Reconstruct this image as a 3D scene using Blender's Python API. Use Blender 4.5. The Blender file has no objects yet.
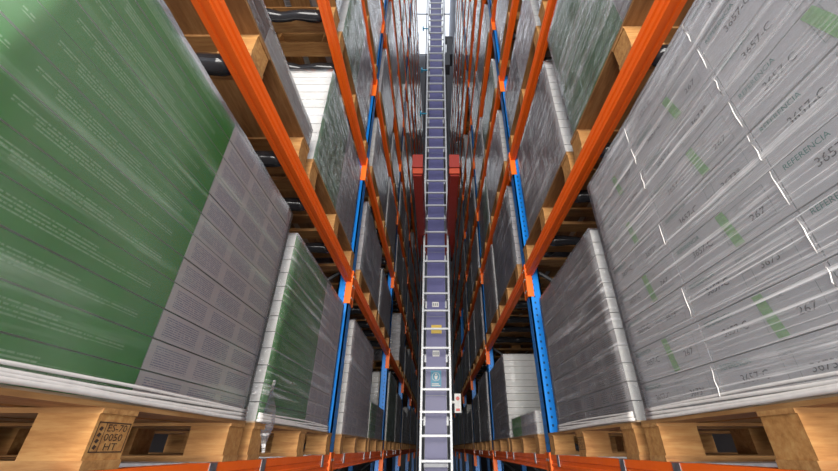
import bpy, math, random
from mathutils import Vector, Matrix
S = bpy.context.scene
C = S.collection
ZC = 1.5                      # camera height above the floor
WL, WR = 0.677, 0.73          # rack faces either side of the aisle
PITCH, NB, NL = 2.7, 7, 12
LEVL = [-0.04, 1.235, 2.45, 3.64] + [3.64 + 1.19*k for k in range(1, 9)]
LEVR = [-0.04, 1.29, 2.52, 3.71] + [3.71 + 1.19*k for k in range(1, 9)]
RACKTOP = 15.2
YEND = 0.115 + PITCH*NB
TH = math.radians(30.2)
FPX, CX, CY = 364.0, 436.0, 235.5

def proj(x, y, z):
    D = y*math.cos(TH) + (z-ZC)*math.sin(TH)
    v = -y*math.sin(TH) + (z-ZC)*math.cos(TH)
    if D < 0.05: return None
    return CX + FPX*x/D, CY - FPX*v/D

def in_view(x0, x1, y0, y1, z0, z1, m=4):
    n = 9
    P = []
    for x in (x0, x1):
        for i in range(n):
            for j in range(5):
                P.append(proj(x, y0+(y1-y0)*i/(n-1), z0+(z1-z0)*j/4))
    P = [p for p in P if p]
    return any(-m <= p[0] <= 838+m and -m <= p[1] <= 471+m for p in P)

# ------------------------------------------------------------------ materials
class NT:
    def __init__(s, name):
        s.m = bpy.data.materials.new(name); s.m.use_nodes = True
        s.t = s.m.node_tree; s.n = s.t.nodes
        s.b = s.n['Principled BSDF']; s.out = s.n['Material Output']
    def N(s, typ, **kw):
        o = s.n.new(typ)
        for k, v in kw.items():
            if k in o.inputs: s.set(o.inputs[k], v)
            else: setattr(o, k, v)
        return o
    def set(s, inp, v):
        if isinstance(v, bpy.types.NodeSocket): s.t.links.new(v, inp)
        else: inp.default_value = v
    def M(s, op, a, b=0.0, c=None):
        o = s.n.new('ShaderNodeMath'); o.operation = op
        s.set(o.inputs[0], a); s.set(o.inputs[1], b)
        if c is not None: s.set(o.inputs[2], c)
        return o.outputs[0]
    def ramp(s, f, stops):
        o = s.n.new('ShaderNodeValToRGB'); s.set(o.inputs[0], f)
        el = o.color_ramp.elements
        while len(el) < len(stops): el.new(0.5)
        for e, (p, c) in zip(el, stops):
            e.position = p; e.color = (*c, 1) if len(c) == 3 else c
        return o.outputs[0]
    def mix(s, f, a, b, mode='MIX'):
        o = s.n.new('ShaderNodeMix'); o.data_type = 'RGBA'; o.blend_type = mode
        s.set(o.inputs[0], f)
        s.set(o.inputs[6], (*a, 1) if isinstance(a, tuple) and len(a) == 3 else a)
        s.set(o.inputs[7], (*b, 1) if isinstance(b, tuple) and len(b) == 3 else b)
        return o.outputs[2]
    def noise(s, vec, scale, detail=3, rough=0.5):
        o = s.N('ShaderNodeTexNoise'); o.inputs['Scale'].default_value = scale
        o.inputs['Detail'].default_value = detail; o.inputs['Roughness'].default_value = rough
        s.t.links.new(vec, o.inputs['Vector']); return o.outputs[0]
    def mapping(s, vec, scale=(1, 1, 1), rot=(0, 0, 0), loc=None):
        o = s.N('ShaderNodeMapping'); s.t.links.new(vec, o.inputs[0])
        o.inputs['Scale'].default_value = scale; o.inputs['Rotation'].default_value = rot
        if loc is not None: s.set(o.inputs['Location'], loc)
        return o.outputs[0]
    def coord(s, w='Object'):
        return s.N('ShaderNodeTexCoord').outputs[w]
    def bump(s, h, st=0.3, d=0.01):
        o = s.N('ShaderNodeBump'); o.inputs['Strength'].default_value = st; o.inputs['Distance'].default_value = d
        s.set(o.inputs['Height'], h); s.set(s.b.inputs['Normal'], o.outputs[0]); return o.outputs[0]
    def base(s, c, rough=0.5, metal=0.0):
        s.set(s.b.inputs['Base Color'], (*c, 1) if isinstance(c, tuple) and len(c) == 3 else c)
        s.set(s.b.inputs['Roughness'], rough); s.set(s.b.inputs['Metallic'], metal)

def m_wood(name, c1, c2, c3, axis):
    n = NT(name); co = n.coord('Object'); oi = n.N('ShaderNodeObjectInfo')
    add = n.N('ShaderNodeVectorMath'); add.operation = 'ADD'
    n.set(add.inputs[0], co)
    cmb = n.N('ShaderNodeCombineXYZ'); n.set(cmb.inputs[0], n.M('MULTIPLY', oi.outputs['Random'], 17.0)); n.set(cmb.inputs[2], n.M('MULTIPLY', oi.outputs['Random'], 5.0))
    n.set(add.inputs[1], cmb.outputs[0])
    sc = {'y': (14, 1.6, 14), 'x': (1.6, 14, 14), 'z': (14, 14, 2)}[axis]
    mp = n.mapping(add.outputs[0], sc)
    g = n.noise(mp, 4, 6, .65)
    k = n.noise(add.outputs[0], 3.0, 3)
    col = n.ramp(g, [(.25, c1), (.5, c2), (.72, c3)])
    col = n.mix(n.ramp(k, [(.35, (0, 0, 0)), (.75, (.6, .6, .6))]), col, c1)
    n.base(col, .7); n.bump(g, .25, .004)
    return n.m

def m_paint(name, c, rough=.38, wear=.5, dark=(.12, .05, .03)):
    n = NT(name); co = n.coord('Object')
    a = n.noise(co, 9, 5, .6); b = n.noise(n.mapping(co, (60, 2, 60)), 2, 4)
    col = n.mix(n.ramp(a, [(.45, (0, 0, 0)), (.8, (wear, wear, wear))]), c, tuple(x*.7 for x in c))
    col = n.mix(n.ramp(b, [(.66, (0, 0, 0)), (.74, (.5, .5, .5))]), col, dark)
    n.base(col, n.ramp(a, [(.3, (rough,)*3), (.7, (rough+.2,)*3)])); n.bump(a, .08, .003)
    return n.m

def m_post(name, c):
    n = NT(name); co = n.coord('Object'); sp = n.N('ShaderNodeSeparateXYZ'); n.set(sp.inputs[0], co)
    geo = n.N('ShaderNodeNewGeometry'); sn = n.N('ShaderNodeSeparateXYZ'); n.set(sn.inputs[0], geo.outputs['Normal'])
    zf = n.M('FRACT', n.M('MULTIPLY', sp.outputs[2], 20.0))
    zz = n.M('LESS_THAN', n.M('ABSOLUTE', n.M('SUBTRACT', zf, .5)), .15)
    yy = n.M('LESS_THAN', n.M('ABSOLUTE', n.M('SUBTRACT', n.M('ABSOLUTE', n.M('SUBTRACT', sp.outputs[1], .05)), .027)), .0045)
    nx = n.M('GREATER_THAN', n.M('ABSOLUTE', sn.outputs[0]), .8)
    xx = n.M('LESS_THAN', n.M('ABSOLUTE', n.M('SUBTRACT', n.M('ABSOLUTE', sp.outputs[0]), .045)), .006)
    ny = n.M('GREATER_THAN', n.M('ABSOLUTE', sn.outputs[1]), .8)
    hole = n.M('MULTIPLY', zz, n.M('MAXIMUM', n.M('MULTIPLY', yy, nx), n.M('MULTIPLY', xx, ny)))
    a = n.noise(co, 7, 5)
    sc = n.noise(n.mapping(co, (50, 50, 3)), 2, 4)
    col = n.mix(n.ramp(a, [(.4, (0, 0, 0)), (.8, (.5, .5, .5))]), c, tuple(x*.7 for x in c))
    col = n.mix(n.ramp(sc, [(.66, (0, 0, 0)), (.75, (.6, .6, .6))]), col, (.25, .35, .45))
    col = n.mix(hole, col, (.01, .05, .12))
    n.base(col, .35); n.bump(n.M('SUBTRACT', 1, hole), .6, .004)
    return n.m

def m_plain(name, c, rough=.5, metal=0.0, nz=.15, sc=12):
    n = NT(name); co = n.coord('Object'); a = n.noise(co, sc, 4)
    col = n.mix(n.ramp(a, [(.35, (0, 0, 0)), (.75, (1, 1, 1))]), c, tuple(x*(1-nz) for x in c))
    n.base(col, rough, metal); n.bump(a, .1, .002)
    return n.m

def m_carton(name, c, ink, blocks, lines=5, mottled=0.15, inkamt=.6, seed=0):
    """printed tile carton: UV 0..1 on every carton face; blocks = (u0,u1,v0,v1) of small print"""
    n = NT(name); uv = n.coord('UV'); ob = n.coord('Object'); sp = n.N('ShaderNodeSeparateXYZ'); n.set(sp.inputs[0], uv)
    u, v = sp.outputs[0], sp.outputs[1]
    oi = n.N('ShaderNodeObjectInfo')
    def box(u0, u1, v0, v1):
        a = n.M('MULTIPLY', n.M('GREATER_THAN', u, u0), n.M('LESS_THAN', u, u1))
        b = n.M('MULTIPLY', n.M('GREATER_THAN', v, v0), n.M('LESS_THAN', v, v1))
        return n.M('MULTIPLY', a, b)
    m = None
    for bl in blocks:
        o = box(*bl); m = o if m is None else n.M('MAXIMUM', m, o)
    col = n.mix(n.ramp(n.noise(ob, 5, 4, .6), [(.3, (0, 0, 0)), (.7, (1, 1, 1))]), c, tuple(x*(1-mottled) for x in c))
    col = n.mix(n.M('MULTIPLY', oi.outputs['Random'], .2), col, tuple(x*.6 for x in c))
    if m is not None:
        row = n.M('LESS_THAN', n.M('ABSOLUTE', n.M('SUBTRACT', n.M('FRACT', n.M('MULTIPLY', v, lines*1.6)), .5)), .24)
        fl = n.M('FLOOR', n.M('MULTIPLY', v, lines*1.6))
        cmb = n.N('ShaderNodeCombineXYZ'); n.set(cmb.inputs[0], n.M('MULTIPLY', u, 130.0)); n.set(cmb.inputs[1], n.M('MULTIPLY', fl, 7.3)); cmb.inputs[2].default_value = seed
        nz = n.noise(cmb.outputs[0], 1.0, 2)
        t = n.M('MULTIPLY', n.M('MULTIPLY', row, n.ramp(nz, [(.38, (0, 0, 0)), (.46, (1, 1, 1))])), m)
        col = n.mix(n.M('MULTIPLY', t, inkamt), col, ink)
    n.base(col, .45)
    return n.m

def m_film(name, lo, hi, rough=.22, tint=(.85, .86, .9), ang=.2, fine=90, cover=.5, bumps=.5, patch=.06):
    """clear stretch film: streaked and creased, partly see-through"""
    n = NT(name); co = n.coord('Object'); oi = n.N('ShaderNodeObjectInfo')
    off = n.N('ShaderNodeCombineXYZ'); n.set(off.inputs[0], n.M('MULTIPLY', oi.outputs['Random'], 31.0)); n.set(off.inputs[1], n.M('MULTIPLY', oi.outputs['Random'], 13.0))
    add = n.N('ShaderNodeVectorMath'); n.set(add.inputs[0], co); n.set(add.inputs[1], off.outputs[0])
    a = n.noise(n.mapping(add.outputs[0], (.6, .7, fine*.35), (ang, 0, 0)), 1.0, 4, .62)
    b = n.noise(n.mapping(add.outputs[0], (.6, .8, fine), (-ang*1.6, 0, 0)), 1.0, 4, .6)
    p = n.noise(add.outputs[0], 2.6, 4, .6)
    q = n.noise(n.mapping(add.outputs[0], (1, 6, 2.2), (.5, 0, 0)), 1.6, 5, .65)
    crease = n.ramp(n.M('ABSOLUTE', n.M('SUBTRACT', q, .5)), [(0, (1, 1, 1)), (.045, (0, 0, 0))])
    s = n.M('MAXIMUM', n.ramp(a, [(cover, (0, 0, 0)), (cover+.13, (1, 1, 1))]), n.ramp(b, [(cover+.03, (0, 0, 0)), (cover+.15, (.9, .9, .9))]))
    s = n.M('MULTIPLY', s, n.ramp(p, [(.3, (.25,)*3), (.62, (1, 1, 1))]))
    patch_ = n.ramp(n.noise(n.mapping(add.outputs[0], (1, 1.2, .9), (.6, 0, 0)), 1.5, 3, .5), [(.42, (0, 0, 0)), (.66, (1, 1, 1))])
    alpha = n.M('ADD', n.M('MULTIPLY_ADD', s, hi-lo, lo), n.M('MULTIPLY', patch_, patch))
    n.base(tint, rough)
    h = n.M('ADD', n.M('ADD', a, b), n.M('MULTIPLY', n.M('ADD', p, n.M('MULTIPLY', crease, .3 if fine < 35 else 0)), 1.2))
    n.bump(h, bumps, .02)
    n.set(n.b.inputs['Alpha'], alpha)
    gl = n.N('ShaderNodeBsdfGlossy'); gl.inputs['Color'].default_value = (1, 1, 1, 1); gl.inputs['Roughness'].default_value = rough*.9
    bn = [x for x in n.n if x.type == 'BUMP'][0]; n.set(gl.inputs['Normal'], bn.outputs[0])
    fr = n.N('ShaderNodeFresnel'); fr.inputs[0].default_value = 1.4; n.set(fr.inputs['Normal'], bn.outputs[0])
    mx = n.N('ShaderNodeMixShader'); n.set(mx.inputs[0], n.M('MULTIPLY', fr.outputs[0], .75)); n.set(mx.inputs[1], n.b.outputs[0]); n.set(mx.inputs[2], gl.outputs[0])
    n.set(n.out.inputs[0], mx.outputs[0])
    return n.m

WOODY = m_wood('pine_along_aisle', (.15, .065, .02), (.29, .145, .047), (.40, .23, .095), 'y')
WOODX = m_wood('pine_across_aisle', (.19, .08, .022), (.37, .185, .06), (.50, .29, .11), 'x')
WOODB = m_wood('pine_block', (.22, .09, .022), (.41, .20, .06), (.53, .31, .11), 'x')
ORANGE = m_paint('orange_rack_paint', (.80, .115, .003), .42, .2, (.45, .08, .01))
ORANGE2 = m_paint('orange_connector_paint', (.90, .15, .006), .42, .25, (.5, .1, .02))
BLUE = m_post('blue_perforated_post', (.010, .26, .85))
BLUEP = m_paint('blue_paint', (.012, .17, .55), .4, .3, (.1, .2, .4))
GALV = m_plain('galvanised_steel', (.42, .43, .45), .35, .8, .4, 30)
BLACKG = m_plain('black_glossy', (.022, .022, .026), .12, 0, .4, 9)
INK = m_plain('black_ink', (.05, .05, .06), .6)
TEAL = m_plain('teal_ink', (.02, .20, .17), .6)
STRIPE = m_plain('green_tape', (.27, .55, .22), .5, 0, .3, 60)
TABLE = m_plain('grey_ink', (.22, .27, .28), .6)
STAMP = m_plain('burnt_stamp_ink', (.045, .022, .012), .8)
WHITEFILM = m_plain('gathered_film', (.74, .71, .69), .25, 0, .12, 40)
CARDB = m_plain('cardboard_tray', (.50, .38, .26), .7, 0, .2)
MASTM = m_plain('lilac_mast_paint', (.115, .115, .30), .38, 0, .12, 2)
ALU = m_plain('aluminium', (.55, .57, .60), .4, .2, .1, 40)
REDM = m_paint('red_oxide_paint', (.26, .022, .012), .4, .3)
ENDP = m_plain('lit_end_red', (.42, .05, .012), .45)  # arm red made brighter, light on the front ends put into the colour
DARKM = m_plain('dark_machine_paint', (.03, .032, .04), .5)
GREYM = m_plain('grey_machine_paint', (.30, .31, .34), .45, .2)
YELL = m_plain('yellow_sticker', (.80, .55, .07), .5)
WHITEM = m_plain('white_plastic', (.82, .82, .80), .45)
SIGNB = m_plain('blue_sign', (.015, .28, .46), .4)
REDP = m_plain('red_plastic', (.65, .04, .03), .4)
CONC = m_plain('concrete_floor', (.17, .17, .17), .6, 0, .3, 3)
WALLM = m_plain('dark_cladding', (.22, .22, .23), .7, 0, .2, 2)
WALLB = m_plain('pale_end_wall', (.60, .63, .70), .7, 0, .1, 2)

INKG = (.62, .75, .58)
K_GREEN = m_carton('green_printed_carton', (.024, .25, .016), INKG, [(.16, .60, .50, .70), (.24, .72, .30, .50), (.58, .88, .36, .56), (.05, .09, .46, .60)], 6, .3, .34, 1)
K_LIME = m_carton('bright_green_carton', (.13, .50, .07), INKG, [(.2, .6, .3, .7)], 4, .1, .3, 4)
K_GREEN2 = m_carton('green_carton_faded', (.07, .23, .085), INKG, [(.1, .5, .2, .7), (.6, .9, .3, .7)], 5, .35, .4, 3)
K_LILAC = m_carton('lilac_grey_carton', (.60, .545, .56), (.22, .22, .30), [(.04, .30, .12, .88), (.36, .62, .12, .84), (.68, .95, .2, .84)], 8, .12, 1.0, 2)
K_GREY = m_carton('grey_carton', (.38, .36, .375), (.12, .12, .13), [(.08, .3, .1, .9), (.45, .6, .1, .9), (.7, .92, .1, .9)], 5, .45, .95, 5)
K_DARK = m_carton('dark_grey_carton', (.19, .19, .21), (.07, .07, .08), [(.08, .4, .15, .85), (.55, .9, .1, .9)], 6, .35, .5, 6)
K_BIG = m_carton('pale_grey_carton', (.63, .635, .67), (.3, .34, .36), [], 6, .10)
K_WHITE = m_carton('white_carton_side', (.44, .435, .43), (.2, .26, .28), [(.15, .45, .2, .8), (.6, .8, .3, .7)], 4, .08, .4, 8)
K_BROWN = m_carton('brown_carton', (.10, .055, .035), (.03, .02, .02), [], 4, .3)
F_STRONG = m_film('stretch_film_streaked', .12, .90, .28, (.93, .92, .93), .13, 180, .53, .4, .05)
F_GREEN = m_film('stretch_film_thin', .03, .26, .25, (.58, .70, .58), .35, 40, .56, .12, .12)
F_SOFT = m_film('stretch_film_soft', .06, .48, .2, (.80, .79, .82), .5, 30, .54, .45)
F_FAR = m_film('stretch_film_shiny', .06, .42, .14, (.76, .79, .86), .4, 22, .55, .6)

# ------------------------------------------------------------------ mesh helpers
class MB:
    def __init__(s): s.v = []; s.f = []; s.m = []; s.uv = []
    def quad(s, pts, mi=0, uv=((0, 0), (1, 0), (1, 1), (0, 1))):
        b = len(s.v); s.v += [tuple(p) for p in pts]; s.f.append(tuple(range(b, b+len(pts)))); s.m.append(mi)
        s.uv += list(uv)[:len(pts)] if len(pts) <= 4 else [(0, 0)]*len(pts)
    def box(s, a, b, mi=0, mx=None, my=None, mz=None, sgn=0):
        x0, x1 = sorted((a[0], b[0])); y0, y1 = sorted((a[1], b[1])); z0, z1 = sorted((a[2], b[2]))
        mx = mi if mx is None else mx; my = mi if my is None else my; mz = mi if mz is None else mz
        k = len(s.v)
        s.v += [(x0, y0, z0), (x1, y0, z0), (x1, y1, z0), (x0, y1, z0), (x0, y0, z1), (x1, y0, z1), (x1, y1, z1), (x0, y1, z1)]
        U = ((0, 0), (1, 0), (1, 1), (0, 1))
        for f, m in (((0, 3, 2, 1), mz), ((4, 5, 6, 7), mz), ((0, 1, 5, 4), my), ((2, 3, 7, 6), my), ((1, 2, 6, 5), mx), ((3, 0, 4, 7), mx)):
            s.f.append(tuple(k+i for i in f)); s.m.append(m); s.uv += list(U)
    def cyl(s, p, q, r, n=8, mi=0):
        p, q = Vector(p), Vector(q); d = (q-p).normalized()
        a = d.orthogonal().normalized(); b = d.cross(a); k = len(s.v)
        for c in (p, q):
            for i in range(n):
                t = 2*math.pi*i/n; s.v.append(tuple(c + r*(a*math.cos(t)+b*math.sin(t))))
        for i in range(n):
            j = (i+1) % n; s.f.append((k+i, k+j, k+n+j, k+n+i)); s.m.append(mi); s.uv += [(0, 0)]*4
        s.f.append(tuple(k+n-1-i for i in range(n))); s.m.append(mi); s.uv += [(0, 0)]*n
        s.f.append(tuple(k+n+i for i in range(n))); s.m.append(mi); s.uv += [(0, 0)]*n
    def prism(s, prof, y0, y1, mi=0):
        """profile of (x, z) extruded along y"""
        n = len(prof); k = len(s.v)
        s.v += [(x, y0, z) for x, z in prof] + [(x, y1, z) for x, z in prof]
        for i in range(n):
            j = (i+1) % n; s.f.append((k+i, k+j, k+n+j, k+n+i)); s.m.append(mi); s.uv += [(0, 0)]*4
        s.f.append(tuple(k+i for i in range(n))); s.m.append(mi); s.uv += [(0, 0)]*n
        s.f.append(tuple(k+n+n-1-i for i in range(n))); s.m.append(mi); s.uv += [(0, 0)]*n
    def tube(s, pts, r, n=7, mi=0):
        pts = [Vector(p) for p in pts]; k = len(s.v); L = len(pts)
        for i, c in enumerate(pts):
            d = (pts[min(i+1, L-1)]-pts[max(i-1, 0)]).normalized(); a = Vector((0, 0, 1)).cross(d)
            a = a.normalized() if a.length > .1 else d.orthogonal().normalized(); b = d.cross(a)
            rr = r[i] if isinstance(r, list) else r
            for j in range(n):
                t = 2*math.pi*j/n; s.v.append(tuple(c+rr*(a*math.cos(t)+b*math.sin(t))))
        for i in range(L-1):
            for j in range(n):
                q = (j+1) % n; s.f.append((k+i*n+j, k+i*n+q, k+(i+1)*n+q, k+(i+1)*n+j)); s.m.append(mi); s.uv += [(0, 0)]*4
        for b0, rev in ((k, True), (k+(L-1)*n, False)):
            f = [b0+j for j in range(n)]; s.f.append(tuple(f[::-1] if rev else f)); s.m.append(mi); s.uv += [(0, 0)]*n
    def mesh(s, name, mats, smooth=False, fix=True):
        me = bpy.data.meshes.new(name); me.from_pydata(s.v, [], s.f)
        for m in mats: me.materials.append(m)
        me.polygons.foreach_set('material_index', s.m)
        uvl = me.uv_layers.new(name='UVMap'); uvl.data.foreach_set('uv', [c for p in s.uv for c in p])
        if smooth: me.polygons.foreach_set('use_smooth', [True]*len(s.f))
        me.update()
        if fix:
            import bmesh
            bm = bmesh.new(); bm.from_mesh(me); bmesh.ops.recalc_face_normals(bm, faces=bm.faces); bm.to_mesh(me); bm.free()
        return me

def link(name, me, parent=None, loc=(0, 0, 0), **props):
    o = bpy.data.objects.new(name, me); C.objects.link(o); o.location = loc
    if parent is not None: o.parent = parent
    for k, v in props.items(): o[k] = v
    return o
def empty(name, loc, **props):
    return link(name, None, None, loc, **props)
def bevel(o, w=.003, seg=1):
    m = o.modifiers.new('bevel', 'BEVEL'); m.width = w; m.segments = seg; m.limit_method = 'ANGLE'

_tc = {}
def text_geo(body, size):
    """outline lettering turned into triangles: (verts, faces), left-bottom at origin"""
    k = (body, size)
    if k in _tc: return _tc[k]
    cu = bpy.data.curves.new('t', 'FONT'); cu.body = body; cu.size = size; cu.resolution_u = 2
    o = bpy.data.objects.new('t', cu); C.objects.link(o)
    dg = bpy.context.evaluated_depsgraph_get(); me = bpy.data.meshes.new_from_object(o.evaluated_get(dg))
    v = [tuple(x.co) for x in me.vertices]; f = [tuple(p.vertices) for p in me.polygons]
    bpy.data.objects.remove(o); bpy.data.curves.remove(cu); bpy.data.meshes.remove(me)
    _tc[k] = (v, f); return v, f
def put_text(mb, body, size, org, right, up, mi, wid=None):
    v, f = text_geo(body, size); k = len(mb.v)
    org, right, up = Vector(org), Vector(right), Vector(up)
    w = max(p[0] for p in v); sx = (wid/w) if wid else 1
    mb.v += [tuple(org+right*(p[0]*sx)+up*p[1]) for p in v]
    for q in f: mb.f.append(tuple(k+i for i in q)); mb.m.append(mi); mb.uv += [(0, 0)]*len(q)
def rect_line(mb, org, right, up, w, h, t, mi):
    org, right, up = Vector(org), Vector(right), Vector(up)
    def q(a, b, c, d): mb.quad([org+right*a+up*b, org+right*c+up*b, org+right*c+up*d, org+right*a+up*d], mi)
    q(0, 0, w, t); q(0, h-t, w, h); q(0, 0, t, h); q(w-t, 0, w, h)

ORD = ['lowest', 'second', 'third', 'fourth', 'fifth', 'sixth', 'seventh', 'eighth', 'ninth', 'tenth', 'eleventh', 'twelfth']
BAY = ['nearest', 'second', 'third', 'fourth', 'fifth', 'sixth', 'farthest']
SIDES = [('left', -1, WL, LEVL), ('right', 1, WR, LEVR)]
SLOT = ['near', 'far']
def where(side, b, l): return f'{ORD[l]} level, {BAY[b]} bay of {side} rack'
DEPTH = 1.0

# ------------------------------------------------------------------ setting
def structure(name, a, b, mat):
    mb = MB(); mb.box(a, b); o = link(name, mb.mesh(name, [mat])); o['kind'] = 'structure'; return o
XO = 2.1
structure('floor', (-6, -9, -.1), (6, YEND+3.1, 0), CONC)
structure('wall_left', (-WL-DEPTH-.35, .1, 0), (-WL-DEPTH-.25, YEND+3, 17.0), WALLM)
structure('wall_right', (WR+DEPTH+.25, .1, 0), (WR+DEPTH+.35, YEND+3, 17.0), WALLM)
structure('wall_back', (-XO, YEND+3, 0), (XO, YEND+3.1, 17.0), WALLB)
nC = NT('skylight_panel'); nC.base((.85, .87, .9), .6)
nC.b.inputs['Emission Color'].default_value = (.86, .92, 1, 1); nC.b.inputs['Emission Strength'].default_value = 1.15
structure('ceiling', (-XO, -1, 16.92), (XO, YEND+3.1, 17.0), WALLB)
mb = MB(); mb.box((-1.6, -.5, 16.8), (.55, 10.1, 16.9)); mb_f = MB()
sky = link('skylight', mb.mesh('skylight', [nC.m]), label='bright white skylight panel overhead at the top of the aisle', category='skylight')
for yy in [-.5 + 1.76*i for i in range(7)]: mb_f.box((-1.6, yy-.02, 16.78), (.55, yy+.02, 16.91))
link('frame', mb_f.mesh('frame', [GREYM]), sky)

# ------------------------------------------------------------------ racking
def upright(side, sg, W, lev, k):
    y0 = 0.015 + PITCH*k
    if not in_view(sg*W, sg*(W+.1), y0, y0+.1, 1.0, RACKTOP): return
    nm = ['between the nearest and second bays', 'between the second and third bays', 'between the third and fourth bays', 'between the fourth and fifth bays', 'between the fifth and sixth bays', 'between the sixth and farthest bays', 'closing the farthest bay'][k-1]
    t = empty('rack_upright', (sg*W, y0, 0), label=f'blue perforated upright frame of {side} rack, {nm}', category='rack upright', kind='thing', group='blue upright frames of the racks')
    def post(name, x0):
        mb = MB(); pr = []
        # open C section with folded lips: outline in plan
        a, d, tck = .10, .10, .012
        for (px0, px1, py0, py1) in ((0, d, 0, tck), (0, d, a-tck, a), (0, tck, .0, a), (d-tck, d, 0, .03), (d-tck, d, a-.03, a), (0, .02, .042, .058)):
            mb.box((sg*(x0+px0), py0, 0), (sg*(x0+px1), py1, RACKTOP))
        return link(name, mb.mesh(name, [BLUE]), t)
    post('front_post', .006); post('rear_post', DEPTH-.12)
    nb_ = 12 if k <= 3 else 0
    if nb_:
        z = .4
        for i in range(nb_):
            z1 = z + .6
            mb = MB(); s0, s1 = (.05, DEPTH-.07) if i % 2 == 0 else (DEPTH-.07, .05)
            mb.cyl((sg*s0, .05, z), (sg*s1, .05, z1), .016, 6)
            link('brace', mb.mesh('brace', [DARKM]), t); z = z1
    mb = MB(); mb.box((sg*-.01, -.03, 0), (sg*.13, .13, .012)); link('foot_plate', mb.mesh('foot_plate', [BLUEP]), t)
for side, sg, W, lev in SIDES:
    for k in range(1, NB+1): upright(side, sg, W, lev, k)

_bm = {}
def beam_mesh(sg, rear, closed):
    k = (sg, rear)
    if k not in _bm:
        h = .088
        P = [(0, 0), (0, -.026), (.006, -.031), (.006, -.045), (0, -.050), (0, -.060), (.006, -.065), (.006, -.078), (0, -.083), (0, -h),
             (.018, -h), (.021, -h+.005), (.031, -h+.005), (.034, -h), (.052, -h), (.052, 0)]
        if rear: P = [(.052-x, z) for x, z in P]
        mb = MB(); mb.prism([(sg*x, z) for x, z in P], 0, PITCH-.10)
        b = mb.mesh('rack_beam', [ORANGE])
        cs = []
        for e in (0, 1):
            mb = MB(); y = 0 if e == 0 else PITCH-.10; d = 1 if e == 0 else -1
            X = -.006 if not rear else .052
            mb.box((sg*X, y, .012), (sg*(X+.006), y-d*.062, -.265))
            mb.box((sg*(X), y, .012), (sg*(X+.05 if not rear else X-.05), y+d*.004, -.265))
            for zz in (-.03, -.11, -.21): mb.cyl((sg*(X-.004), y-d*.03, zz), (sg*(X+.004), y-d*.03, zz), .008, 6, 1)
            cs.append(mb.mesh('connector', [ORANGE2, GALV]))
        _bm[k] = (b, cs)
    return _bm[k]
for side, sg, W, lev in SIDES:
    for b in range(NB):
        y0 = .115 + PITCH*b
        for l in range(NL):
            z = ZC + lev[l]
            for rear in (False, True):
                if rear and (b > 3 or l > 5): continue
                x = W + (DEPTH-.06 if rear else 0)
                if not in_view(sg*x, sg*(x+.05), y0, y0+PITCH-.1, z-.1, z): continue
                me, cs = beam_mesh(sg, rear, 0)
                o = link('rack_beam', me, None, (sg*x, y0, z), label=f'orange {"rear" if rear else "front"} beam, {where(side, b, l)}', category='rack beam', group='orange rack beams', kind='thing')
                for e, c in enumerate(cs):
                    if e == 0 and b == 0: continue
                    link('connector', c, o)

# ------------------------------------------------------------------ pallets
PH = .120
def pallet_parts(sg, L=1.17):
    """list of (name, mesh) in local coords: x outward from aisle face, y along aisle, z up from 0"""
    out = []
    bx = lambda a, b, m, nm: out.append((nm, (lambda q: (q.box((sg*a[0], a[1], a[2]), (sg*b[0], b[1], b[2])), q.mesh(nm, [m]))[1])(MB())))
    D = DEPTH
    ys = [(0, .10), (L/2-.05, L/2+.05), (L-.10, L)]
    xs = [(0.004, .13), (D/2-.07, D/2+.07), (D-.13, D)]
    for y in ys:
        bx((0, y[0], 0), (D, y[1], .017), WOODX, 'bottom_board')
        for x in xs: bx((x[0], y[0], .017), (x[1], y[1], .100), WOODB, 'block')
        bx((0, y[0]-.0, .100), (D, y[1], .110), WOODX, 'cross_board')
    n = 6; w = .128; gap = (D-n*w)/(n-1)
    for i in range(n):
        bx((i*(w+gap), 0, .110), (i*(w+gap)+w, L, PH), WOODY, 'deck_board')
    bx((D/2-.05, .10, .0), (D/2+.05, L/2-.05, .016), WOODY, 'skid_board')
    bx((D/2-.05, L/2+.05, .0), (D/2+.05, L-.10, .016), WOODY, 'skid_board')
    return out
_pp = {}
for sg in (-1, 1):
    parts = pallet_parts(sg)
    mb = MB(); mats = [WOODX, WOODB, WOODY]
    for nm, me in parts:
        mi = mats.index(me.materials[0])
        vs = [v.co for v in me.vertices]; lo = [min(v[i] for v in vs) for i in range(3)]; hi = [max(v[i] for v in vs) for i in range(3)]
        mb.box(lo, hi, mi)
    _pp[sg] = (parts, mb.mesh('pallet', mats))
def stamp_mesh(sg, L=1.17):
    mb = MB(); r = Vector((0, -sg, 0)); u = Vector((0, 0, 1)); x = -sg*.0015
    y0 = L/2 + sg*.044; org = Vector((sg*.004+x, y0, .030))
    rect_line(mb, org, r, u, .088, .055, .0022, 0)
    o = org + r*.020
    mb.quad([o, o+r*.0015, o+r*.0015+u*.055, o+u*.055], 0)
    put_text(mb, 'ES-70', .019, org+r*.025+u*.038, r, u, 0, .055)
    put_text(mb, '0050', .019, org+r*.025+u*.021, r, u, 0, .050)
    put_text(mb, 'HT', .019, org+r*.032+u*.004, r, u, 0, .036)
    for i in range(4): # wheat-ear mark left of the dividing line
        mb.quad([org+r*.005+u*(.008+.011*i), org+r*.012+u*(.005+.011*i), org+r*.016+u*(.011+.011*i), org+r*.009+u*(.014+.011*i)], 0)
    return mb.mesh('burnt_stamp', [STAMP], fix=False)

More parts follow.
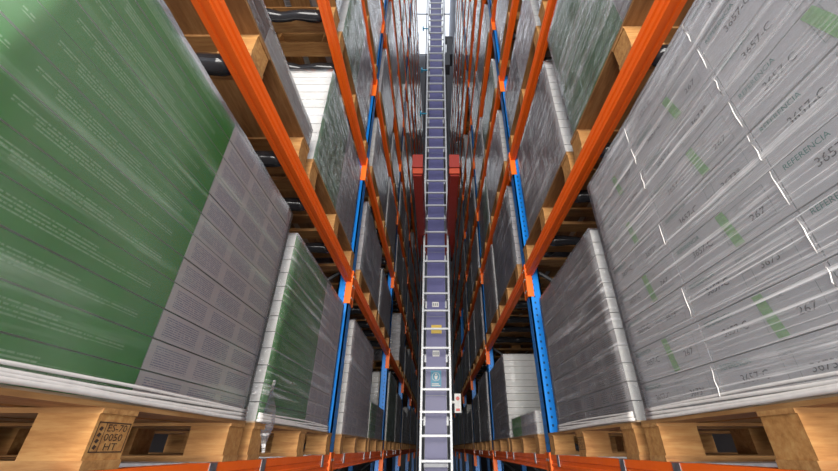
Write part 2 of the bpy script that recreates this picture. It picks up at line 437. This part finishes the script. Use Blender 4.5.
def place_pallet(side, sg, W, b, l, s, y, z, x_in=0.0):
    detail = (b == 0 and l < 4) or (b == 1 and l < 3)
    lab = f'wooden pallet in {SLOT[s]} slot, {where(side, b, l)}'
    props = dict(label=lab, category='pallet', group='wooden pallets in the racks')
    loc = (sg*(W+x_in), y, z)
    if detail:
        o = empty('pallet', loc, **props)
        for nm, me in _pp[sg][0]:
            c = link(nm, me, o)
            if nm == 'block' and b == 0 and l == 0:
                # the stamped aisle-side middle block
                vs = [v.co for v in me.vertices]
                if min(abs(v.x) for v in vs) < .02 and .4 < min(v.y for v in vs) < .6 and ((side == 'left' and s == 0) or (side == 'right' and s == 1)):
                    link('burnt_stamp', stamp_mesh(sg), c, label='dark burnt stamp reading ES-70 0050 HT')
    else:
        o = link('pallet', _pp[sg][1], None, loc, **props)
    return o

# ------------------------------------------------------------------ loads
G_ = .003
_cm = {}
def carton_mesh(sg, w, d, h, mats):
    k = (sg, round(w, 4), round(d, 4), round(h, 4), mats[0].name, mats[1].name)
    if k not in _cm:
        mb = MB(); mb.box((0, G_/2, 0), (sg*d, w-G_/2, h-.0035), 1, mx=0)
        _cm[k] = mb.mesh('carton', list(mats))
    return _cm[k]
def ref_carton(sg, w, d, h, var):
    k = ('ref', var)
    if k not in _cm:
        mb = MB(); mb.box((0, G_/2, 0), (sg*d, w-G_/2, h-.0035), 0)
        r = Vector((0, -sg, 0)); u = Vector((0, 0, 1)); o = Vector((-sg*.0012, w if sg > 0 else 0, 0))
        put_text(mb, 'REFERENCIA', .019, o+r*.02+u*(h-.027), r, u, 2, .105)
        put_text(mb, '3657-C', .028, o+r*.075+u*(h-.066), r, u, 1, .085)
        # thin printed frame and table
        rect_line(mb, o+r*.205+u*.018, r, u, .15, h-.034, .0012, 4)
        mb.quad([o+r*.235+u*.018, o+r*.2362+u*.018, o+r*.2362+u*(h-.016), o+r*.235+u*(h-.016)], 4)
        mb.quad([o+r*.205+u*.05, o+r*.235+u*.05, o+r*.235+u*.0512, o+r*.205+u*.0512], 4)
        if var == 0:
            put_text(mb, '3673*', .026, o+r*.26+u*.040, r, u, 1, .068)
            put_text(mb, 'CAL.', .010, o+r*.207+u*(h-.030), r, u, 4, .02)
        else:
            mb.quad([o+r*.222+u*.004, o+r*.252+u*.004, o+r*.228+u*(h-.006), o+r*.20+u*(h-.006)], 3)
            put_text(mb, '267', .024, o+r*.29+u*.034, r, u, 1, .045)
            put_text(mb, 'CAL.', .010, o+r*.26+u*(h-.030), r, u, 4, .02)
        _cm[k] = mb.mesh('carton', [K_BIG, INK, TEAL, STRIPE, TABLE], fix=False)
    return _cm[k]

def film_mesh(sg, L, D, H, rnd, amp=.004, skirt=0.0, out=.006, dens=1.0):
    """tube of film round four sides with a lip over the top, gently wrinkled"""
    mb = MB(); nz = max(3, int(14*dens)); side_n = [max(3, int(16*dens)), max(2, int(8*dens))]
    ring = []
    e = out
    cor = [(-e, -e), (-e, L+e), (D+e, L+e), (D+e, -e)]
    for i in range(4):
        a, b = cor[i], cor[(i+1) % 4]; n = side_n[i % 2]
        for j in range(n): t = j/n; ring.append((a[0]+(b[0]-a[0])*t, a[1]+(b[1]-a[1])*t, i, j))
    N = len(ring); k = len(mb.v)
    for r in range(nz+1):
        z = -skirt + (H+skirt)*r/nz
        for (x, y, i, j) in ring:
            dx = rnd.uniform(-amp, amp*.5); 
            ex = -dx if i == 0 else 0
            # outward only so the film never cuts into the cartons
            o = abs(rnd.gauss(0, amp*.6)); o = min(o, amp)
            nx, ny = {0: (-1, 0), 1: (0, 1), 2: (1, 0), 3: (0, -1)}[i]
            if j == 0: nx = ny = 0
            mb.v.append((sg*(x+nx*o), y+ny*o, z + (rnd.uniform(.0, .008) if r == 0 else 0)))
    for r in range(nz):
        for q in range(N):
            p = (q+1) % N; mb.f.append((k+r*N+q, k+r*N+p, k+(r+1)*N+p, k+(r+1)*N+q)); mb.m.append(0); mb.uv += [(0, 0)]*4
    # lip on top
    k2 = len(mb.v)
    for (x, y, i, j) in ring:
        cx_, cy_ = D/2, L/2; mb.v.append((sg*(x+(cx_-x)*.12), y+(cy_-y)*.12, H+.004))
    for q in range(N):
        p = (q+1) % N; mb.f.append((k+nz*N+q, k+nz*N+p, k2+p, k2+q)); mb.m.append(0); mb.uv += [(0, 0)]*4
    return mb

GREY2 = (K_GREY, K_WHITE); LIL = (K_LILAC, K_WHITE); GRN = (K_GREEN, K_WHITE); GRN2 = (K_GREEN2, K_WHITE); DRK = (K_DARK, K_GREY); WHT = (K_WHITE, K_WHITE); BRN = (K_BROWN, K_BROWN)
# hand-set loads: (y0 offset in slot, [(width, mats)], courses, course height, x recess, film material, description)
SPEC = {
 ('left', 0, 0, 0): dict(y=.30, cols=[(.587, GRN), (.553, LIL)], n=12, h=.0725, film=F_GREEN, desc='tall load of green and lilac-grey cartons'),
 ('left', 0, 0, 1): dict(y=1.545, cols=[(.59, GRN), (.45, LIL)], n=12, h=.0685, film=F_SOFT, desc='green and grey carton load with white near side'),
 ('right', 0, 0, 0): dict(y=.225, cols=[(.393, 'ref')]*3, n=9, h=.1115, film=F_STRONG, desc='pale carton load printed REFERENCIA 3657-C under streaked film'),
 ('right', 0, 0, 1): dict(y=1.50, cols=[(.50, GREY2), (.46, GREY2)], n=12, h=.0685, film=F_SOFT, desc='dark grey mottled carton load'),
 ('left', 0, 1, 1): dict(y=1.54, cols=[(.52, GRN2), (.50, GREY2)], n=11, h=.071, film=F_FAR, desc='white-sided carton load with greenish face'),
 ('left', 0, 1, 0): dict(y=.30, cols=[(.57, BRN), (.57, WHT)], n=2, h=.062, film=F_SOFT, desc='low load of dark brown and white cartons'),
 ('right', 0, 1, 0): dict(y=.25, cols=[(.57, GREY2), (.60, GRN2)], n=12, h=.0735, film=F_SOFT, desc='faded green and grey carton load'),
 ('right', 0, 1, 1): dict(y=1.55, cols=[(.49, GREY2), (.44, GREY2)], n=12, h=.069, film=F_SOFT, desc='dark grey carton load with white near side'),
 ('left', 0, 2, 1): dict(y=1.56, cols=[(.5, GRN2), (.5, GREY2)], n=13, h=.068, film=F_FAR, desc='grey-green carton load with white near side'),
 ('left', 1, 0, 0): dict(y=3.0, cols=[(.55, LIL), (.55, LIL)], n=12, h=.070, film=F_SOFT, desc='lilac-grey carton load with white near side'),
 ('left', 1, 0, 1): dict(y=4.20, cols=[(.45, GRN), (.6, GREY2)], n=5, h=.066, film=F_SOFT, desc='low load with a green carton stack at its near end'),
 ('right', 1, 0, 0): dict(y=3.0, cols=[(.55, LIL), (.40, (K_LIME, K_LIME))], n=2, h=.075, film=F_SOFT, desc='very low load with two green cartons at its far end'),
 ('right', 1, 0, 1): dict(y=4.12, cols=[(.56, GREY2), (.56, GREY2)], n=12, h=.067, film=F_SOFT, desc='pale-sided grey carton load standing above a low one'),
}
def hem(sg, L, rnd):
    mb = MB()
    for q in range(4):
        z0 = .009 + q*.0085
        pts = [(-sg*(.008+.001*math.sin(q+i*.9)), i*L/24, z0+.003*math.sin(i*.21+q*1.7)) for i in range(25)]
        mb.tube(pts, .0062 - .0008*q, 7)
    return mb.mesh('gathered_film_hem', [WHITEFILM], smooth=True)

_gen = {}
def place_load(side, sg, W, b, l, s, y, z):
    rnd = random.Random(hash((sg, b*7+3, l*13+1, s*5)) & 0xffff)
    key = (side, b, l, s)
    if key in SPEC:
        sp = SPEC[key]
    else:
        if (side, b, l, s) in EMPTY: return
        r = rnd.random()
        mats = GREY2 if r < .35 else DRK if r < .65 else LIL if r < .85 else GRN2
        m2 = mats if rnd.random() < .7 else rnd.choice([GREY2, LIL, GRN2, DRK])
        n = rnd.choice([8, 10, 11, 12, 12]); w = rnd.choice([.50, .52, .54]) if s == 1 else .56
        names = {K_GREY.name: 'grey', K_DARK.name: 'dark grey', K_LILAC.name: 'pale grey', K_GREEN2.name: 'faded green'}
        a, c = names[mats[0].name], names[m2[0].name]
        sp = dict(y=y+rnd.uniform(0, .03), cols=[(w, mats), (w, m2)], n=n, h=.0745, film=F_FAR if b > 0 or l > 1 else F_SOFT,
                  desc=(f'{a} carton load' if a == c else f'{a} and {c} carton load'))
    L = sum(c[0] for c in sp['cols']); H = sp['n']*sp['h']; D = DEPTH-.03
    lab = f'{sp["desc"]}, {SLOT[s]} slot, {where(side, b, l)}'
    lw = lab.split()
    if len(lw) > 16: # shorter place words for long descriptions
        lab = f'{sp["desc"]}, {BAY[b]} bay, {ORD[l]} level, {side} rack'
        if len(lab.split()) > 16: lab = f'{sp["desc"]}, {side} rack'
    zb = z + PH
    props = dict(label=lab, category='pallet load', group='film-wrapped carton loads in the racks')
    loc = (sg*(W+.008), sp['y'], zb)
    near = (b == 0 and l < 2) or (b == 1 and l == 0)
    if near:
        t = empty('wrapped_load', loc, **props)
        nd = 2; dd = D/nd
        yy = 0
        for w, mats in sp['cols']:
            for r in range(sp['n']):
                for q in range(nd):
                    jx = rnd.uniform(0, .0022) if q == 0 else 0; jy = rnd.uniform(-.0008, .0008)
                    if mats == 'ref':
                        me = ref_carton(sg, w, dd, sp['h'], r % 2) if q == 0 else carton_mesh(sg, w, dd-.004, sp['h'], (K_BIG, K_BIG))
                    else: me = carton_mesh(sg, w, dd-.004, sp['h'], mats)
                    link('carton', me, t, (sg*(q*dd+jx), yy+jy, .006+r*sp['h']))
            yy += w
        mb = MB(); mb.box((0, -.005, 0), (sg*D, L+.005, .0055)); link('cardboard_base_sheet', mb.mesh('cardboard_base_sheet', [CARDB]), t)
        fm = film_mesh(sg, L, D, H+.008, rnd, .004, 0.0, .006)
        link('stretch_film', fm.mesh('stretch_film', [sp['film']], smooth=True), t)
        if key == ('right', 0, 0, 0):
            for yy in (.393, .786):
                mb = MB()
                for r in range(sp['n']):
                    zz = .006 + r*sp['h']
                    if rnd.random() < .3: continue
                    mb.tube([(-sg*.0105, yy+rnd.uniform(-.003, .003), zz+.01+.09*i/5) for i in range(6)], [.0004, .0012, .0016, .0014, .001, .0004], 6)
                link('gathered_film_rope', mb.mesh('gathered_film_rope', [WHITEFILM], smooth=True), t)
        if b == 0 and l == 0: link('gathered_film_hem', hem(sg, L, rnd), t)
        if key == ('left', 0, 0, 1):  # loose tail of film hanging over the pallet edge
            mb = MB(); P = []
            for i in range(13):
                f = i/12; zz = .16 - .26*f; w = .055*math.sin(math.pi*min(1, f*1.05+.05))+.004
                P.append([(-sg*(.012+.008*math.sin(f*6+j)), .07+.03*f+w*(j-2)/2, zz) for j in range(5)])
            for i in range(12):
                for j in range(4): mb.quad([P[i][j], P[i][j+1], P[i+1][j+1], P[i+1][j]])
            link('loose_film_tail', mb.mesh('loose_film_tail', [F_STRONG], smooth=True, fix=False), t)
        return t
    gk = (sg, tuple((w, m[0].name, m[1].name) for w, m in sp['cols']), sp['n'], sp['h'])
    if gk not in _gen:
        mb = MB(); mats = []; yy = 0
        for w, m in sp['cols']:
            for mm in m:
                if mm not in mats: mats.append(mm)
            for r in range(sp['n']):
                jx = rnd.uniform(0, .003)
                mb.box((sg*jx, yy+G_/2, r*sp['h']), (sg*D, yy+w-G_/2, (r+1)*sp['h']-.004), mats.index(m[1]), mx=mats.index(m[0]))
            yy += w
        body = mb.mesh('wrapped_load', mats)
        fm = film_mesh(sg, L, D, H+.002, rnd, .006, 0.0, .006, .6).mesh('stretch_film', [sp['film']], smooth=True)
        _gen[gk] = (body, fm)
    body, fm = _gen[gk]
    t = link('wrapped_load', body, None, loc, **props)
    link('stretch_film', fm, t)
    return t

EMPTY = {('left', 2, 1, 0), ('right', 3, 2, 1), ('left', 3, 4, 0), ('right', 2, 5, 0)}
def bar_mesh(sg, kind):
    mb = MB(); rnd = random.Random(5+kind)
    if kind == 0:   # black glossy bar, lumpy
        pts = [(sg*(.001+i*(DEPTH-.12)/20), .035*0+.006*math.sin(i*1.3), -.044+.004*math.sin(i*.9)) for i in range(21)]
        mb.tube(pts, [.033+.005*math.sin(i*1.1)+rnd.uniform(-.003, .003) for i in range(21)], 9)
        return mb.mesh('support_bar', [BLACKG], smooth=True)
    mb.box((0, -.035, -.022), (sg*(DEPTH-.02), .035, 0))
    mb.box((-sg*.004, -.02, -.06), (0, .02, 0)); mb.box((0, -.035, 0), (sg*.05, .035, .002))
    return mb.mesh('support_bar', [GALV])
_bars = {(sg, k): bar_mesh(sg, k) for sg in (-1, 1) for k in (0, 1)}
for side, sg, W, lev in SIDES:
    for b in range(NB):
        yb = .015 + PITCH*b
        for l in range(NL):
            z = ZC + lev[l]
            for s in (0, 1):
                y = yb + (.27 if s == 0 else 1.515)
                if key_spec := SPEC.get((side, b, l, s)):
                    pass
                if not in_view(sg*W, sg*(W+.02), y, y+1.17, z, z+1.05): continue
                if (side, b, l, s) in EMPTY: continue
                pz = 1.0 if l == 0 else 1.22
                place_pallet(side, sg, W, b, l, s, y, z+.0005).scale = (1, 1, pz)
                place_load(side, sg, W, b, l, s, y, z+.0005+PH*(pz-1))
                if b < 3 and l < 5:
                    for i, oy in enumerate((.20, .97) if l == 0 else ((.535, 1.03) if s == 0 else (.16, .68))):
                        nmn = ('nearer', 'farther')[i]
                        if l == 0:
                            link('support_bar', _bars[(sg, 1)], None, (sg*(W+.001), y+oy+(.05 if i else -.05), z-.0005+.0), label=f'{nmn} galvanised bar under {SLOT[s]} pallet, {where(side, b, l)}', category='support bar', group='bars under the pallets')
                        else:
                            link('support_bar', _bars[(sg, 0)], None, (sg*(W+.053), y+oy, z-.004), label=f'{nmn} black glossy bar under {SLOT[s]} pallet, {where(side, b, l)}', category='support bar', group='bars under the pallets')

# ------------------------------------------------------------------ stacker crane
CYL_Y = 5.20
cr = empty('stacker_crane', (0, CYL_Y+.35, 0), label='stacker crane with lilac mast, ladder and red carriage arms in the aisle', category='stacker crane')
def cpart(name, mb, mats, parent=cr, smooth=False, **p):
    me = mb.mesh(name, mats, smooth); o = link(name, me, parent, **p)
    if parent is cr:
        me.transform(Matrix.Translation((0, -(CYL_Y+.35), 0)))
    else:
        me.transform(Matrix.Translation((0, -(CYL_Y+.35), 0)))
    return o
MT = 16.4
mb = MB(); mb.box((-.145, 5.48, .35), (.145, 5.80, MT))
for i in range(14):
    z = 1.0 + i*1.12; mb.box((-.147, 5.478, z), (.147, 5.49, z+.006), 1)
for sx in (-1, 1): mb.box((sx*.145, 5.50, .35), (sx*.150, 5.56, MT), 1)
mast = cpart('mast', mb, [MASTM, GREYM])
ld = None
mb = MB()
for sx in (-1, 1): mb.box((sx*.205, CYL_Y-.012, 1.25), (sx*.178, CYL_Y+.035, MT-.4))
ld = cpart('ladder', mb, [ALU])
z = ZC - .145
while z < MT-.5:
    mb = MB(); mb.box((-.178, CYL_Y-.005, z-.013), (.178, CYL_Y+.022, z+.013)); cpart('rung', mb, [ALU], ld); z += .27
z = ZC + .3
while z < MT-.6:
    for sx in (-1, 1):
        mb = MB(); mb.box((sx*.205, CYL_Y+.035, z), (sx*.165, 5.50, z+.012)); mb.box((sx*.168, 5.46, z-.05), (sx*.142, 5.52, z+.06)); cpart('ladder_bracket', mb, [ALU])
    z += .81
mb = MB(); mb.box((-.26, 5.1, .12), (.26, 6.9, .42)); mb.box((-.13, 4.9, .20), (.13, 5.1, .36)); cpart('base_frame', mb, [GREYM])
for yy in (5.35, 6.65):
    mb = MB(); mb.cyl((-.04, yy, .15), (.04, yy, .15), .12, 20); cpart('wheel', mb, [DARKM])
mb = MB(); mb.box((-.15, CYL_Y+.05, ZC-.21), (.15, 5.47, ZC-.17)); cpart('step_plate', mb, [GREYM])
# carriage
zc = ZC+2.94
mb = MB()
for sx in (-1, 1):
    mb.box((sx*.17, 3.55, zc+.13), (sx*.30, 5.05, zc+.34), 0)
    mb.box((sx*.18, 3.57, zc), (sx*.29, 5.05, zc+.13), 0)
    mb.box((sx*.222, 5.05, zc), (sx*.30, 6.0, zc+.34), 0)
cpart('carriage_arm', mb, [REDM])
for sx in (-1, 1):
    mb = MB(); mb.box((sx*.168, 3.542, zc+.02), (sx*.295, 3.55, zc+.10)); cpart('end_plate', mb, [ENDP])
mb = MB(); mb.box((-.30, 5.84, zc), (.30, 6.0, zc+.5)); cpart('carriage_crossbeam', mb, [REDM])
# dark hoist head high on the ladder's right
mb = MB(); mb.box((.25, 5.1, ZC+7.75), (.38, 5.4, ZC+8.35)); mb.box((.205, 5.05, ZC+7.3), (.31, 5.3, ZC+7.75)); mb.cyl((.22, 5.2, ZC+8.45), (.40, 5.2, ZC+8.45), .09, 14)
cpart('hoist_unit', mb, [DARKM])
for zz in (ZC+5.9, ZC+7.3, ZC+8.9):
    mb = MB(); mb.cyl((-.30, 5.18, zz), (-.19, 5.18, zz), .014, 8); mb.box((-.33, 5.14, zz-.04), (-.30, 5.22, zz+.04)); cpart('cable_clip', mb, [SIGNB], label='blue cable clip')
# signs and stickers on the mast front
F = 5.478
def yz(py, Y):   # height where the picture row meets the plane at distance Y
    t = (CY-py)/FPX; return ZC + (Y*math.sin(TH)+t*Y*math.cos(TH))/(math.cos(TH)-t*math.sin(TH))
mb = MB(); z1, z0 = yz(370.5, F), yz(387, F); w = .075; r = Vector((1, 0, 0)); u = Vector((0, 0, 1))
mb.box((-w, F-.004, z0), (w, F, z1))
cxs, czs, rr = 0, z0+(z1-z0)*.62, .058
mb.v_ = None
ring = [(cxs+rr*math.cos(t*math.pi/12), F-.0055, czs+rr*math.sin(t*math.pi/12)) for t in range(24)]
mb.f.append(tuple(range(len(mb.v), len(mb.v)+24))); mb.v += ring; mb.m.append(1); mb.uv += [(0, 0)]*24
ring = [(cxs+(rr-.006)*math.cos(t*math.pi/12), F-.0065, czs+(rr-.006)*math.sin(t*math.pi/12)) for t in range(24)]
mb.f.append(tuple(range(len(mb.v), len(mb.v)+24))); mb.v += ring; mb.m.append(0); mb.uv += [(0, 0)]*24
ring = [(cxs+.013*math.cos(t*math.pi/6), F-.0075, czs+.030+.013*math.sin(t*math.pi/6)) for t in range(12)]
mb.f.append(tuple(range(len(mb.v), len(mb.v)+12))); mb.v += ring; mb.m.append(1); mb.uv += [(0, 0)]*12
mb.quad([(-.026, F-.0075, czs+.012), (.026, F-.0075, czs+.012), (.012, F-.0075, czs-.038), (-.012, F-.0075, czs-.038)], 1)
for i in range(2):
    mb.quad([(-w+.015, F-.0055, z0+.012+.022*i), (w-.015-.02*i, F-.0055, z0+.012+.022*i), (w-.015-.02*i, F-.0055, z0+.024+.022*i), (-w+.015, F-.0055, z0+.024+.022*i)], 1)
cpart('safety_sign', mb, [SIGNB, WHITEM], label='blue sign with a white figure in a round pictogram')
for (py0, py1, x0, x1, mat, nm, lb) in ((325, 333.5, -.072, .085, YELL, 'sticker', 'yellow sticker'), (350.5, 356.5, -.05, .05, WHITEM, 'sticker', 'white sticker'), (302, 307, -.06, .045, WHITEM, 'sticker', 'narrow white sticker')):
    mb = MB(); a, c = yz(py0, F), yz(py1, F); mb.box((x0, F-.003, c), (x1, F, a))
    if mat is not YELL:
        for i in range(3): mb.quad([(x0+.01+i*.03, F-.004, c+.02), (x0+.03+i*.03, F-.004, c+.02), (x0+.03+i*.03, F-.004, a-.02), (x0+.01+i*.03, F-.004, a-.02)], 1)
    else: mb.quad([(x0+.01, F-.004, (a+c)/2-.006), (x1-.01, F-.004, (a+c)/2-.006), (x1-.01, F-.004, (a+c)/2+.006), (x0+.01, F-.004, (a+c)/2+.006)], 1)
    cpart(nm, mb, [mat, GREYM], label=lb)
# switch box on a bracket right of the ladder
mb = MB(); a, c = yz(394, 5.3), yz(413, 5.3); mb.box((.245, 5.26, c), (.33, 5.36, a)); mb.box((.20, 5.29, (a+c)/2), (.245, 5.31, (a+c)/2+.03))
sw = cpart('switch_box', mb, [WHITEM])
mb = MB(); mb.cyl((.287, 5.24, a-.06), (.287, 5.26, a-.06), .024, 14); mb.box((.262, 5.25, c+.02), (.312, 5.26, c+.05)); cpart('red_button', mb, [REDP], sw)
mb = MB()
for sx in (-.24,): mb.cyl((sx, 5.36, 1.1), (sx, 5.36, MT-1), .011, 6)
mb.cyl((.235, 5.38, 1.9), (.225, 5.38, MT-1), .009, 6); cpart('power_cable', mb, [DARKM])
# rails
mb = MB(); mb.box((-.05, -1, 0), (.05, YEND, .012)); mb.box((-.012, -1, .012), (.012, YEND, .030)); mb.box((-.028, -1, .030), (.028, YEND, .0305))
link('guide_rail', mb.mesh('guide_rail', [GREYM]), label='steel guide rail on the floor down the middle of the aisle', category='rail')

# ------------------------------------------------------------------ light
wd = bpy.data.worlds.new('world'); S.world = wd; wd.use_nodes = True
wd.node_tree.nodes['Background'].inputs[0].default_value = (.80, .88, 1, 1); wd.node_tree.nodes['Background'].inputs[1].default_value = .9
def area(name, loc, rot, sx, sy, e, col):
    d = bpy.data.lights.new(name, 'AREA'); d.shape = 'RECTANGLE'; d.size = sx; d.size_y = sy; d.energy = e; d.color = col
    o = bpy.data.objects.new(name, d); C.objects.link(o); o.location = loc; o.rotation_euler = rot; return o
area('rear_fill', (0, -5.0, 2.6), (math.radians(90), 0, 0), 6, 4.5, 1050, (1, .96, .90))  # added fill light behind the camera; no door stands there
for i, y in enumerate((3, 8, 13, 18)):
    area('aisle_lamp', (0, y, 16.6), (0, 0, 0), .9, 3.0, 14, (.92, .96, 1))
sp = bpy.data.lights.new('rear_warm_spot', 'SPOT'); sp.energy = 130; sp.color = (1, .86, .62); sp.spot_size = math.radians(120); sp.shadow_soft_size = .05  # added warm spot behind the camera, without any fixture
o = bpy.data.objects.new('rear_warm_spot', sp); C.objects.link(o); o.location = (0, -2.6, ZC+1.5); o.rotation_euler = (math.radians(80), 0, 0)

# ------------------------------------------------------------------ camera
cam = bpy.data.cameras.new('camera'); co = bpy.data.objects.new('camera', cam); C.objects.link(co)
cam.sensor_width = 36; cam.lens = FPX/838*36; cam.shift_x = -(CX-419)/838; cam.clip_start = .02; cam.clip_end = 200
co.location = (0, 0, ZC); co.rotation_euler = (math.radians(90)+TH, 0, 0)
S.camera = co
S.view_settings.view_transform = 'Standard'; S.view_settings.look = 'None'; S.view_settings.exposure = 0.22; S.view_settings.gamma = 1
S.cycles.max_bounces = 8; S.cycles.transparent_max_bounces = 12; S.cycles.use_denoising = True
